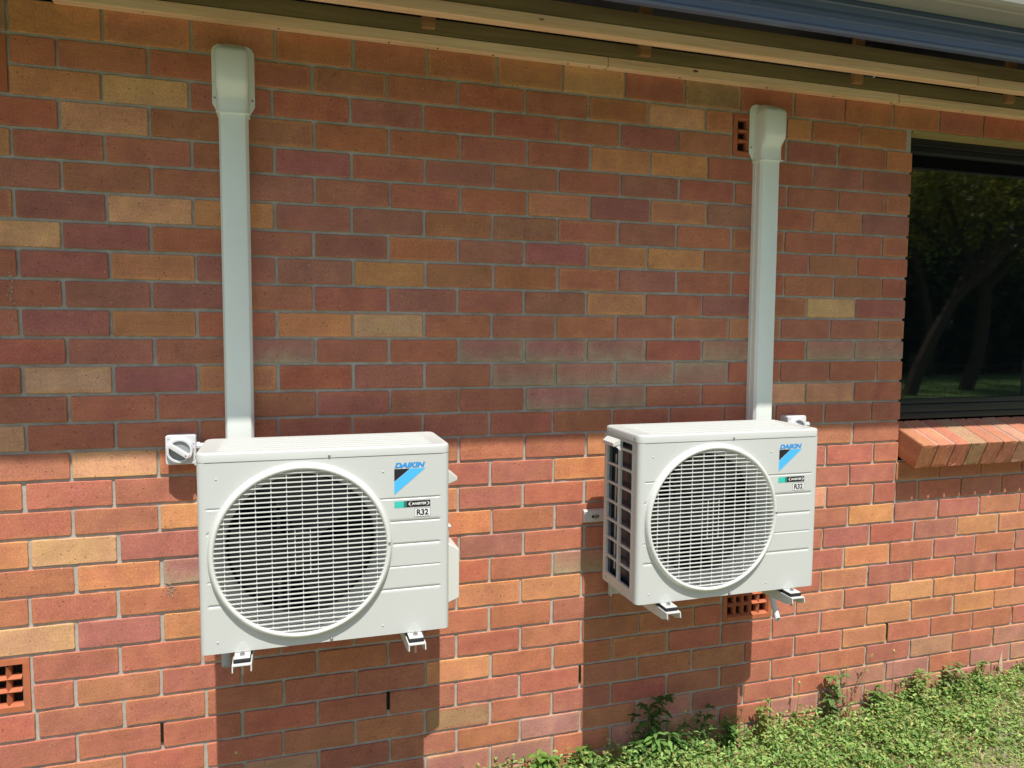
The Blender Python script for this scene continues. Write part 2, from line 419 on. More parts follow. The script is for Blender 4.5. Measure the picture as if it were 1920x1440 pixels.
# air vents of the wall
def vent(x0, x1, z0, z1, cols, rows):
    root = MB(); b = .017; d0 = .0008
    o, i_ = .0, b
    # moulded frame: outer flat, inner slope
    def ring(xa, xb, za, zb, y): return [(xa, y, za), (xb, y, za), (xb, y, zb), (xa, y, zb)]
    rs = [ring(x0, x1, z0, z1, .03), ring(x0, x1, z0, z1, d0), ring(x0+b, x1-b, z0+b, z1-b, d0-.001), ring(x0+b+.006, x1-b-.006, z0+b+.006, z1-b-.006, .012),
          ring(x0+b+.006, x1-b-.006, z0+b+.006, z1-b-.006, .03)]
    root.loft(rs, cap=(False, False))
    ax0, ax1, az0, az1 = x0+b+.006, x1-b-.006, z0+b+.006, z1-b-.006
    def ridge(p0, p1, hw, horiz):
        if horiz: sec = [(0, .002, 0), (0, .013, hw), (0, .03, hw), (0, .03, -hw), (0, .013, -hw)]
        else: sec = [(0, .0035, 0), (hw, .0145, 0), (hw, .03, 0), (-hw, .03, 0), (-hw, .0145, 0)]
        root.loft([[tuple(Vector(p)+Vector(s)) for s in sec] for p in (p0, p1)], cap=(False, False))
    for c in range(1, cols):
        x = ax0+(ax1-ax0)*c/cols; ridge((x, 0, az0), (x, 0, az1), .0075, False)
    for r in range(1, rows):
        z = az0+(az1-az0)*r/rows; ridge((ax0, 0, z), (ax1, 0, z), .0075, True)
    o = root.build('air_vent', TERRA, house)
    bk = MB(); bk.box(ax0-.002, ax1+.002, .031, .06, az0-.002, az1+.002); bk.build('cavity', DARKV, o)
    return o
for (x0, x1, z0, z1), c in zip(VENTS, (4, 5, 5, 5)): vent(x0, x1, z0, z1, c, 3)

# window (part of the house)
fr = MB(); yF = .062
def rail(x0, x1, z0, z1, y0=yF, y1=.11): fr.box(x0, x1, y0, y1, z0, z1)
rail(WX0, WX1, 1.236, 1.262, .058); rail(WX0, WX1, 1.2625, 1.298, .066); rail(WX0, WX1, 1.2985, 1.322, .078)
rail(WX0, WX1, 2.408, 2.438, .058); rail(WX0, WX1, 2.384, 2.4075, .068)
rail(WX0+.001, WX0+.04, 1.3225, 2.3835, .066); rail(WX1-.04, WX1-.001, 1.3225, 2.3835, .066); rail(3.43, 3.475, 1.3225, 2.3835, .064)
win = fr.build('window', FRAME, house, bevel=.0015, seg=1)
pn = MB(); pn.box(WX0+.0405, 3.4295, .090, .096, 1.3225, 2.3835); pn.build('pane', GLASS, win)
pn = MB(); pn.box(3.4755, WX1-.0405, .084, .090, 1.3225, 2.3835); pn.build('pane', GLASS, win)
si = MB(); x = WX0+.003; sl = math.atan(.41)
kinds = 'BRRNRRPRRPRRRBRRRPRBRR'; ii = 0
while x + .078 < WX1:
    kd = kinds[ii % len(kinds)]; ii += 1
    t = MB(); brick(t, 0, .079, 0, .109, kd, .205, 0.0)
    # lay on the slope: local y runs into the wall and up, local z is perpendicular
    Rm = Matrix.Rotation(sl, 4, 'X')
    vs = [Rm @ Vector(v) + Vector((x + rnd.uniform(-.001, .001), -.083 + rnd.uniform(-.0015, .0015), 1.049 + rnd.uniform(-.001, .001))) for v in t.v]
    si.add(vs, t.f, t.c)
    x += .0885
sill = si.build('sill', BRICK, win)
sm = MB(); Rm = Matrix.Rotation(sl, 4, 'X')
vs = [Rm @ Vector(v) + Vector((0, -.083, 1.049)) for v in [(WX0+.01, .008, .003), (WX1-.02, .008, .003), (WX1-.02, .2, .003), (WX0+.01, .2, .003),
      (WX0+.01, .008, .1055), (WX1-.02, .008, .1055), (WX1-.02, .2, .1055), (WX0+.01, .2, .1055)]]
sm.add(vs, [(0,3,2,1),(4,5,6,7),(0,1,5,4),(1,2,6,5),(2,3,7,6),(3,0,4,7)])
sm.build('mortar', MORTAR, sill)
li = MB(); li.box(WX0-.0, WX1+.0, .003, .0575, 2.4385, 2.4505); li.box(WX0, WX1, .0575, .115, 2.4385, 2.4505); li.build('lintel', LINTEL, win)
ms = MB(); ms.box(2.525, 4.3, .004, .05, 1.03, 1.064)
# ------------------------------------------------------------------ eaves (parts of the house)
def timber(name, x0, x1, y0, y1, z0, z1, mat, parent=house, bev=.0015):
    b = MB(); b.box(x0, x1, y0, y1, z0, z1); return b.build(name, mat, parent, bevel=bev, seg=1)
XE0, XE1 = -3.4, 5.8
timber('batten', -.595, 1.125, -.037, -.002, 2.540, 2.574, PINE); timber('batten', 1.128, 2.405, -.036, -.001, 2.5405, 2.5745, PINE)
timber('batten', 2.409, XE1, -.037, -.002, 2.5395, 2.573, PINE); timber('batten', XE0, -.60, -.037, -.002, 2.560, 2.595, TREATED)
timber('batten', XE0, 2.52, -.291, -.252, 2.540, 2.5755, PINE); timber('batten', 2.524, XE1, -.290, -.251, 2.5395, 2.575, PINE)
timber('eave_board', XE0, XE1, -.034, .0, 2.5765, 2.626, TREATED); timber('eave_board', XE0, XE1, -.287, -.252, 2.577, 2.624, TREATED)
for x in (-2.2, -1.35, -.42, .445, 1.19, 2.075, 2.83, 3.6, 4.4): timber('hanger', x, x+.042, -.158, -.138, 2.548, 2.72, OLDPINE)
rs = MB()
for x in (-2.6, -1.7, -.9, -.3, .55, 1.13, 1.53, 1.98, 2.5, 3.1, 3.7, 4.4, 5.0):
    b = MB(); y0, y1 = -.595, .5
    za, zb = 2.625, 2.625+.36*(y1-y0)
    b.add([(x, y0, za), (x+.04, y0, za), (x+.04, y1, zb), (x, y1, zb), (x, y0, za+.10), (x+.04, y0, za+.10), (x+.04, y1, zb+.10), (x, y1, zb+.10)],
          [(0,3,2,1),(4,5,6,7),(0,1,5,4),(1,2,6,5),(2,3,7,6),(3,0,4,7)])
    b.build('rafter', OLDPINE, house)
# fascia: folded blue steel with two ribs and a lip
fa = MB()
prof = [(-.578, 2.512), (-.584, 2.506), (-.602, 2.506), (-.606, 2.513), (-.603, 2.518), (-.600, 2.522), (-.600, 2.541), (-.6035, 2.544), (-.6035, 2.548), (-.600, 2.551),
        (-.600, 2.560), (-.594, 2.563), (-.594, 2.568), (-.600, 2.571), (-.600, 2.588), (-.604, 2.592), (-.600, 2.596), (-.600, 2.66), (-.590, 2.66), (-.590, 2.52), (-.580, 2.52)]
fa.loft([[(XE0, y, z) for y, z in prof], [(XE1, y, z) for y, z in prof]]); fa.build('fascia', BLUEM, house)
gu = MB()
prof = [(-.6055, 2.606), (-.612, 2.603), (-.684, 2.603), (-.688, 2.606), (-.700, 2.6062), (-.712, 2.609), (-.7205, 2.616), (-.722, 2.63), (-.7215, 2.69), (-.712, 2.70), (-.706, 2.698), (-.712, 2.69), (-.7185, 2.685),
        (-.7185, 2.63), (-.712, 2.6135), (-.69, 2.61), (-.61, 2.6075), (-.608, 2.69), (-.6055, 2.69)]
gu.loft([[(XE0, y, z) for y, z in prof], [(XE1, y, z) for y, z in prof]]); gu.build('gutter', GUTW, house)
ro = MB(); rp = []
yy0, yy1 = -.66, 3.6; th = .02
nx = int((XE1-XE0)/.038)
top = []; 
for i in range(nx+1):
    x = XE0+(XE1-XE0)*i/nx; h = .008*math.cos(i*math.pi)
    top.append((x, h))
vs = [(x, yy0, 2.735+h) for x, h in top]+[(x, yy1, 2.735+h+.36*(yy1-yy0)) for x, h in top]
fs = [(i, i+1, nx+1+i+1, nx+1+i) for i in range(nx)]
ro.add(vs, fs); vs = [(x, yy1, 2.735+h+.36*(yy1-yy0)) for x, h in top]+[(x, 7.8, 2.735+h) for x, h in top]; ro.add(vs, fs)
ro.build('roof', ROOFM, house)
for xg in (XE0+.02, XE1-.04):
    gb_ = MB(); pr_ = [(-.59, 2.52), (7.7, 2.52), (7.7, 2.74), (3.6, 4.24), (-.59, 2.74)]
    gb_.loft([[(xg, y, z) for y, z in pr_], [(xg+.02, y, z) for y, z in pr_]]); gb_.build('gable', DARKV, house)
# sarking foil torn in places above the boards
sk = MB()
n = 120
vs = []
for i in range(n+1):
    x = XE0+(XE1-XE0)*i/n
    dz = rnd.uniform(-.006, .006) + .006*math.sin(x*9)
    vs += [(x, -.58, 2.690+dz), (x, -.31, 2.668+.5*dz+rnd.uniform(-.004, .004)), (x, -.2, 2.75+dz)]
fs = []
for i in range(n):
    for j in range(2): fs.append((i*3+j, (i+1)*3+j, (i+1)*3+j+1, i*3+j+1))
sk.add(vs, fs); sk.build('sarking', DARKV, house)
for xs, ys, zs, ln in ((1.03, -.33, 2.634, .085), (2.185, -.33, 2.628, .24), (1.62, -.33, 2.634, .10)):
    b = MB(); vs = []
    for i in range(9):
        t = i/8; vs += [(xs+ln*t, ys+.01*math.sin(7*t), zs+rnd.uniform(-.004, .006)), (xs+ln*t, ys-.025, zs+.010+rnd.uniform(-.004, .006))]
    b.add(vs, [(2*i, 2*i+2, 2*i+3, 2*i+1) for i in range(8)]); b.build('torn_foil', FOIL, house)

# nails under the wall batten, stains on the bricks
bt = [o for o in bpy.data.objects if o.name.startswith('batten')]
for x in (-.36, .02, .36, .52, .71, .98, 1.06, 1.42, 1.79, 2.1, 2.38, 2.75, 3.1):
    b = MB(); b.tube([(x, -.022+rnd.uniform(-.006, .006), 2.5398), (x, -.022, 2.5392)], .0026, 7); b.build('nail', DARKV, bt[0])
STAIN = simple('lime_stain', (.47, .33, .26), .9, .15, var=.25, vs=90)
def stain(cx, cz, rx, rz, n, seed, big=.004):
    r = np.random.RandomState(seed); b = MB()
    for k in range(n):
        x, z = cx+r.normal(0, rx), cz+r.normal(0, rz); q = r.uniform(.25, 1)*big; m_ = 7
        pts = [(x+q*math.cos(2*math.pi*i/m_)*r.uniform(.6, 1.3), -.0021-.00002*k, z+q*math.sin(2*math.pi*i/m_)*r.uniform(.6, 1.4)) for i in range(m_)]
        b.add(pts, [tuple(range(m_))])
    tag(b.build('stain', STAIN, wall), kind='stuff')
stain(-.335, .785, .010, .011, 70, 1, .0026); stain(-.735, 1.70, .004, .045, 40, 2, .0035); stain(-.70, 1.60, .012, .03, 22, 3, .002)
stain(-.40, .70, .035, .02, 30, 4, .0016); stain(.62, 1.95, .012, .006, 16, 5, .002); stain(1.03, 1.545, .004, .020, 16, 6, .002); stain(2.37, .90, .05, .02, 20, 7, .0016)

# ------------------------------------------------------------------ air conditioner (local: x 0..W, y 0 front .. D back, z 0..H)
W, H, D = .682, .550, .262
def text_mesh(s, size, sx=1.0, shear=0.0, offset=0.0, space=1.0):
    cu = bpy.data.curves.new('txt', 'FONT'); cu.body = s; cu.size = size; cu.shear = shear; cu.offset = offset; cu.space_character = space
    ob = bpy.data.objects.new('txt', cu); COL.objects.link(ob); dg = bpy.context.evaluated_depsgraph_get(); dg.update()
    me = bpy.data.meshes.new_from_object(ob.evaluated_get(dg)); 
    vs = [(v.co.x*sx, v.co.y) for v in me.vertices]; fs = [tuple(p.vertices) for p in me.polygons]
    bpy.data.objects.remove(ob); bpy.data.curves.remove(cu)
    x0 = min(a for a, b in vs); x1 = max(a for a, b in vs); z0 = min(b for a, b in vs); z1 = max(b for a, b in vs)
    return [((a-x0)/(x1-x0), (b-z0)/(z1-z0)) for a, b in vs], fs
def put_text(mb, s, x0, x1, z0, z1, y, **k):
    vs, fs = text_mesh(s, 1.0, **k); mb.add([(x0+a*(x1-x0), y, z0+b*(z1-z0)) for a, b in vs], fs)
def poly(mb, pts, y): mb.add([(x, y, z) for x, z in pts], [tuple(range(len(pts)))])

CX, CZ, RO, RI = .2685, .268, .243, .2305
def make_ac():
    root = empty('air_conditioner')
    # front sheet as a fine grid with pressed grooves and a round opening
    fm = MB(); rc = .016
    gz = [.397, .330, .264, .198, .132]
    zs = sorted(set([.0] + [round(i*.00875, 5) for i in range(1, 60)] + [z+d for z in gz for d in (-.0036, -.0018, 0, .0018, .0036)] + [.5235]))
    zs = [z for z in zs if z <= .5235]
    xs = sorted(set([rc, W-rc] + [round(rc+(W-2*rc)*i/80, 5) for i in range(81)] + [.022, .026, .655, .651]))
    idx = {}; vs = []; fs = []
    for j, z in enumerate(zs):
        for i, x in enumerate(xs):
            y = 0.0
            for g_ in gz:
                if .0235 < x < .0535+.06*(abs(g_-CZ) > .1) or (x > CX and x < .6535):
                    dd = abs(z-g_)
                    if dd < .003: y = .0028*(1-dd/.0036)
            dx, dz = x-CX, z-CZ; r = math.hypot(dx, dz)
            px, pz = x, z
            if r < .2385: idx[(i, j)] = None; continue
            idx[(i, j)] = len(vs); vs.append((px, y, pz))
    for j in range(len(zs)-1):
        for i in range(len(xs)-1):
            q = [idx[(i, j)], idx[(i+1, j)], idx[(i+1, j+1)], idx[(i, j+1)]]
            if None not in q: fs.append(tuple(q))
    fm.add(vs, fs)
    # stepped rim between the ragged opening and the ring
    n = 96
    def circ(r, y, cx=CX, cz=CZ): return [(cx+r*math.cos(2*math.pi*k/n), y, cz+r*math.sin(2*math.pi*k/n)) for k in range(n)]
    fm.loft([circ(.2505, .0012), circ(.2462, -.0015), circ(.232, -.0015), circ(.230, .01)], cap=(False, False))
    # corners, sides, back
    def corner(xc, s_):
        return [(xc+s_*rc*math.sin(a), rc-rc*math.cos(a)) for a in [math.pi/2*k/6 for k in range(7)]]
    R_ = corner(W-rc, 1); L_ = corner(rc, -1)
    pr = R_ + [(W, D), (0, D)] + list(reversed(L_))
    # right side + back + rounded left corner; the left side is a grille panel of its own
    seg1 = R_ + [(W, D), (.0, D), (.0, D-.012)]
    fm.loft([[(x, y, z) for x, y in seg1] for z in (0.0, .5235)], cap=(False, False), closed=False)
    seg2 = list(L_) + [(0, .030)]
    fm.loft([[(x, y, z) for x, y in seg2] for z in (0.0, .5235)], cap=(False, False), closed=False)
    fm.add([(x, y, 0.0) for x, y in pr], [tuple(range(len(pr)))])
    body = fm.build('body', PAINT, root, smooth=True)
    em = body.modifiers.new('e', 'EDGE_SPLIT'); em.split_angle = rad(38)
    # embossed rivets
    for x, z in ((.049, .479), (.490, .478), (.044, .032), (.487, .029)):
        b = MB(); b.tube([(x, .001, z), (x, -.0012, z), (x, -.0022, z)], [.0026, .0026, .001], 12); b.build('rivet', PAINT, body, smooth=False)
    # lid
    lm = MB(); lr = .022
    def lid_ring(o, z):
        pts = []
        for cx, cy, a0 in ((lr, lr, math.pi), (W-lr, lr, 1.5*math.pi), (W-lr, D-lr, 0), (lr, D-lr, .5*math.pi)):
            for k in range(6):
                a = a0 + math.pi/2*k/5; pts.append((cx+(lr+o)*math.cos(a), cy+(lr+o)*math.sin(a), z))
        return pts
    lm.loft([lid_ring(.0015, .5245), lid_ring(.0015, .5435), lid_ring(-.0005, .5485), lid_ring(-.005, .5505), lid_ring(-.0075, .5500)], cap=(False, True))
    lid = lm.build('lid', PAINT, root, smooth=True); lid.modifiers.new('e', 'EDGE_SPLIT').split_angle = rad(50)
    rb = MB()
    for k in range(6):
        y = .040 + k*.036
        x0, x1 = .045, W-.045
        rb.loft([[(x0+t, y-.010+t*.3, .5497), (x0+t, y-.006, .5497+h), (x0+t, y+.006, .5497+h), (x0+t, y+.010-t*.3, .5497)] for t, h in ((0, .0), (.012, .0032))] +
                [[(x1-t, y-.010+t*.3, .5497), (x1-t, y-.006, .5497+h), (x1-t, y+.006, .5497+h), (x1-t, y+.010-t*.3, .5497)] for t, h in ((.012, .0032), (0, .0))])
    rb.build('lid_ridge', PAINT, lid)
    # grille ring
    rg = MB()
    prof = [(.2455, -.001), (.2448, -.007), (.2420, -.0135), (.2375, -.0175), (.2330, -.0180), (.2300, -.0150), (.2285, -.008), (.2285, .004)]
    rg.loft([circ(r, y) for r, y in prof], cap=(False, False)); ring = rg.build('fan_guard', PAINT2, root, smooth=True)
    # horizontal slats
    gb = MB(); nb = 35
    for k in range(nb):
        dz = -.2210 + .442*k/(nb-1); L = math.sqrt(max(.2305**2-dz*dz, 0)); z = CZ+dz
        gb.box(CX-L, CX+L, -.0130, -.0085, z-.0013, z+.0013)
    for k in range(11):
        dx = -.2025+.0405*k; L = math.sqrt(max(.2295**2-dx*dx, 0)); x = CX+dx
        gb.box(x-.0011, x+.0011, -.0090, -.0066, CZ-L, CZ+L)
    for dx in (-.02025, .02025):
        x = CX+dx; gb.box(x-.0011, x+.0011, -.0090, -.0066, CZ-.065, CZ+.065)
    gb.build('slats', PAINT2, ring)
    # bell mouth, chamber, motor strut, fan, coil
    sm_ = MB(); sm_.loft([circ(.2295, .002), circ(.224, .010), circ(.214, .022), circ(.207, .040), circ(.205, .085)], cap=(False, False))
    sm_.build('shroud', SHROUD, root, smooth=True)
    ch = MB(); ch.box(.505, .512, .012, D-.03, .01, .52); ch.box(.05, .51, .10, .104, .01, .012)
    for (a, b_) in ((0, 0),):
        n2 = 48
        outer = [(CX+(.222)*max(-1.0, min(1.0, 1.42*math.cos(2*math.pi*k/n2))), .086, CZ+.235*max(-1, min(1, 1.42*math.sin(2*math.pi*k/n2)))) for k in range(n2)]
        inner = [(CX+.2055*math.cos(2*math.pi*k/n2), .086, CZ+.2055*math.sin(2*math.pi*k/n2)) for k in range(n2)]
        ch.loft([outer, inner], cap=(False, False))
    ch.build('chamber', DARK, root)
    st = MB()
    for x in (.198, .224): st.box(x, x+.010, .150, .165, .015, .515)
    for z in (.18, .34): st.box(.19, .35, .150, .1495+.012, z, z+.02)
    st.tube([(.268, .16, CZ), (.268, .11, CZ)], .042, 20)
    st.build('motor_mount', GREYP, root)
    fn = MB(); fn.tube([(CX, .100, CZ), (CX, .05, CZ), (CX, .040, CZ)], [.052, .050, .030], 24)
    for b3 in range(3):
        a0 = 2*math.pi*b3/3 + .5; rings = []
        nr_, na = 5, 10
        g2 = []
        for i in range(nr_+1):
            r = .048+.148*i/nr_
            for j in range(na+1):
                t = j/na; a = a0 + 1.55*t*(1-.12*i/nr_) + .25*(i/nr_)
                g2.append((CX+r*math.cos(a), .050+.048*t+.01*math.sin(math.pi*t), CZ+r*math.sin(a)))
        fn.add(g2, [(i*(na+1)+j, i*(na+1)+j+1, (i+1)*(na+1)+j+1, (i+1)*(na+1)+j) for i in range(nr_) for j in range(na)])
    fn.build('fan', FAN, root, smooth=True)
    co = MB(); co.box(.020, .50, D-.045, D-.020, .02, .52); co.box(.022, .044, .035, D-.0455, .02, .52); co.build('coil', COIL, root)
    # left side grille panel
    sp = MB(); X0, X1 = 0.0, .0035
    yb = [.030, .045, .133, .148, .236, D-.012]
    rows = [.037 + .0650*k for k in range(9)]
    zt, zb_ = .5235, 0.0
    def cell(y0, y1, z0, z1, oy0, oy1, oz0, oz1):
        r = .006; o_ = [(oy0, oz0), (oy1, oz0), (oy1, oz1), (oy0, oz1)]; i_ = []
        for (cy, cz, a0) in ((y0+r, z0+r, math.pi), (y1-r, z0+r, 1.5*math.pi), (y1-r, z1-r, 0), (y0+r, z1-r, .5*math.pi)):
            i_.append([(cy+r*math.cos(a0+math.pi/2*k/4), cz+r*math.sin(a0+math.pi/2*k/4)) for k in range(5)])
        vs = [(X0, y, z) for y, z in o_]; n0 = 4; fl = [p for q in i_ for p in q]
        vs += [(X0-.0012, y, z) for y, z in fl]; vs += [(X1+.004, y, z) for y, z in fl]
        fs = []
        for c in range(4):
            b = n0+c*5
            for k in range(4): fs.append((c, b+k, b+k+1))
            nb_ = n0+((c+1) % 4)*5
            fs.append((c, b+4, nb_, (c+1) % 4))
        N = 20
        for k in range(N): fs.append((n0+k, n0+(k+1) % N, n0+N+(k+1) % N, n0+N+k))
        sp.add(vs, fs)
    for k in range(8):
        z0 = rows[k]; z1 = min(z0+.0575, .517)
        if k == 7: z1 = .514
        oz0 = 0.0 if k == 0 else rows[k]-.00375; oz1 = .5235 if k == 7 else rows[k+1]-.00375
        cell(.047, .134, z0, z1, .030, .141, oz0, oz1)
        if k < 7: cell(.149, .236, z0, z1, .141, D-.012, oz0, oz1)
        else: sp.add([(X0, .141, oz0), (X0, D-.012, oz0), (X0, D-.012, oz1), (X0, .141, oz1)], [(0, 1, 2, 3)])
    side = sp.build('side_grille', PAINT, root)
    pst = MB(); pst.box(.0455, .049, .141, .1425, .04, .5); pst.tube([(.012, .19, .06), (.012, .19, .46)], .004, 8); pst.build('pipe', SCREW, root)
    # side clip (wire holder) high on the left
    cl = MB(); cl.loft([[(-.001, .135, .500), (-.001, .238, .500), (-.001, .238, .517), (-.001, .135, .517)], [(-.020, .150, .492), (-.020, .236, .492), (-.020, .236, .502), (-.020, .150, .502)]])
    cl.add([(-.0005, .13, .478), (-.0005, .142, .515), (-.018, .155, .500)], [(0, 1, 2)])
    for q in range(4): cl.box(-.0205, -.012, .158+q*.02, .168+q*.02, .5025, .5045)
    cl.build('clip', PAINT2, root)
    # right: grab handle and valve cover
    hd = MB(); hd.loft([[(W, .045, .418), (W, .175, .418), (W, .175, .466), (W, .045, .466)], [(W+.040, .07, .425), (W+.040, .16, .425), (W+.040, .16, .437), (W+.040, .07, .437)]]); hd.build('handle', PAINT2, root, bevel=.003)
    vc = MB(); vc.loft([[(W+.0005, y, z) for y, z in ((.10, .0285), (.10, .235), (.235, .235), (.235, .0285))], [(W+.056, y, z) for y, z in ((.112, .044), (.112, .200), (.225, .200), (.225, .044))]])
    vc.box(W+.0006, W+.024, .115, .225, .2355, .268); vc.box(W+.0006, W+.030, .11, .228, .2685, .278)
    vc.build('valve_cover', PAINT2, root, bevel=.004)
    # screws
    def screw(x, z, y, r=.0036):
        b = MB(); b.tube([(x, y+.002, z), (x, y-.0025, z), (x, y-.0035, z)], [r, r, r*.6], 10); b.build('screw', SCREW, root, smooth=True)
    screw(.342, .5305, -.0015); screw(.343, .0085, -.002, .004); screw(CX+.236, .276, -.0175)
    for y, z in ((.028, .536), (.225, .534), (.232, .018)):
        b = MB(); b.tube([(.001, y, z), (-.003, y, z)], .0035, 10); b.build('screw', SCREW, root, smooth=True)
    # feet
    for x in (.107, .578):
        b = MB(); b.box(x-.0205, x+.0205, -.038, .03, -.0050, -.0020)
        b.loft([[(x-.008, -.0006, .026), (x+.008, -.0006, .026), (x+.016, -.0016, -.001), (x-.016, -.0016, -.001)], [(x-.008, .001, .026), (x+.008, .001, .026), (x+.022, .001, -.001), (x-.022, .001, -.001)]])
        ft = b.build('foot', PAINT, root, bevel=.001, seg=1)
        b = MB(); b.box(x-.022, x+.022, -.041, .03, -.0150, -.0052); b.build('rubber_pad', RUBBER, ft, bevel=.002, seg=1)
        b = MB(); b.tube([(x, -.018, -.003), (x, -.018, .003)], .0075, 6); b.tube([(x, -.018, .003), (x, -.018, .007)], .004, 8)
        b.tube([(x, -.018, -.020), (x, -.018, -.055)], .0035, 8); b.build('bolt', SCREW, ft)
    # badges: name, triangle, strip, refrigerant box
    yb_ = -.0006
    lg = MB(); lg.m = 0
    put_text(lg, 'DAIKIN', .5225, .6105, .4855, .5010, yb_, shear=.25, offset=.055, sx=1.3)
    lg.m = 1; poly(lg, [(.5215, .483), (.5655, .483), (.5215, .4475)], yb_)
    lg.m = 2; poly(lg, [(.567, .483), (.6110, .483), (.5215, .4090), (.5215, .4455)], yb_)
    lg.build('logo', [BLUE, INK, CYAN], root)
    s2 = MB(); s2.m = 0; poly(s2, [(.5215, .3705), (.5215, .389), (.5480, .389), (.5480, .3705)], yb_)
    s2.m = 3; poly(s2, [(.5480, .3705), (.5480, .389), (.5560, .389), (.5560, .3705)], yb_)
    s2.m = 1; poly(s2, [(.5560, .3705), (.5560, .389), (.6250, .389), (.6250, .3705)], yb_)
    s2.m = 2; put_text(s2, 'INVERTER', .5715, .6130, .3765, .3835, yb_-.0004, shear=.3, offset=.04)
    for sg, xc in ((-1, .5640), (1, .6205)):
        o_ = [(xc+sg*(-.0075), .3870), (xc+sg*(-.002), .3850), (xc+sg*.003, .3800), (xc+sg*(-.002), .3750), (xc+sg*(-.0075), .3730),
              (xc+sg*(-.0035), .3760), (xc+sg*(-.0010), .3800), (xc+sg*(-.0035), .3840)]
        poly(s2, o_, yb_-.0004)
    s2.build('badge', [TEAL, INK, WHITE, SHADEP], root)
    s3 = MB(); s3.m = 0; x0, x1, z0, z1, t = .5800, .6250, .3415, .3665, .0007
    for q in ((x0, x1, z0, z0+t), (x0, x1, z1-t, z1), (x0, x0+t, z0+t, z1-t), (x1-t, x1, z0+t, z1-t)): poly(s3, [(q[0], q[2]), (q[1], q[2]), (q[1], q[3]), (q[0], q[3])], yb_-.0002)
    put_text(s3, 'R32', .5855, .6195, .3455, .3630, yb_-.0004, offset=.032)
    s3.m = 1; poly(s3, [(x0, z0), (x1, z0), (x1, z1), (x0, z1)], yb_+.0001)
    s3.build('refrigerant_sticker', [INK, WHITE], root)
    return root
ac = make_ac()
ac2 = copy_tree(ac)
ac.location = (-.204, -.411, .7335); ac2.location = (1.088, -.411, .7355)
tag(ac, 'ivory outdoor air conditioner nearer on the left, its side grille unseen, under the longer duct', 'air conditioner', 'outdoor air conditioners on the brick wall')
tag(ac2, 'ivory outdoor air conditioner with open left side grille visible, nearer the window', 'air conditioner', 'outdoor air conditioners on the brick wall')

# ------------------------------------------------------------------ wall brackets
def make_bracket():
    root = empty('wall_bracket')
    r = MB(); r.loft([[(x, 0, .005-.0), (x, -.004, 0), (x, -.018, .006), (x, -.018, .046), (x, -.004, .052), (x, 0, .047)] for x in (-.018, .720)]); 
    rail_ = r.build('rail', GALV, root, bevel=.001, seg=1)
    s = MB(); s.box(.012, .040, -.0188, -.010, .021, .031); s.build('slot', RUBBER, rail_); s = MB(); s.box(.66, .69, -.0188, -.010, .021, .031); s.build('slot', RUBBER, rail_)
    s = MB(); s.tube([(.026, -.018, .026), (.026, -.026, .026)], .0075, 6); s.build('bolt', SCREW, rail_)
    for x in (.107, .578):
        a = MB()
        a.box(x-.024, x+.024, -.022, -.0185, -.276, .05)       # leg
        a.box(x-.024, x-.021, -.045, -.022, -.276, -.183); a.box(x+.021, x+.024, -.045, -.022, -.276, -.183)
        a.build('leg', GALV, root)
        a = MB(); t = .0028; y0, y1 = -.022, -.463; zt = -.179
        top = [(x-.025, y0), (x+.025, y0), (x+.025, y1), (x-.025, y1)]
        a.box(x-.025, x+.025, y1, y0, zt-t, zt)
        for s_ in (-1, 1):
            xo = x+s_*.025; xi = xo-s_*t
            vs = [(xo, y0, zt-t-.0002), (xo, y1, zt-t-.0002), (xo, y1-.003, zt-.018), (xo, y1+.03, zt-.030), (xo, y0, zt-.050),
                  (xi, y0, zt-t-.0002), (xi, y1, zt-t-.0002), (xi, y1-.003, zt-.018), (xi, y1+.03, zt-.030), (xi, y0, zt-.050)]
            a.add(vs, [(0,1,2,3,4), (9,8,7,6,5)] + [(i, (i+1) % 5, 5+(i+1) % 5, 5+i) for i in range(5)])
        arm = a.build('arm', GALV, root)
    return root
bk = make_bracket(); bk2 = copy_tree(bk)
bk.location = (-.204, -.0005, .8975); bk2.location = (1.088, -.0005, .8995)
tag(bk, 'white steel wall bracket holding up the left air conditioner', 'wall bracket', 'wall brackets under the air conditioners')
tag(bk2, 'white steel wall bracket under the right air conditioner, rail end showing left of it', 'wall bracket', 'wall brackets under the air conditioners')

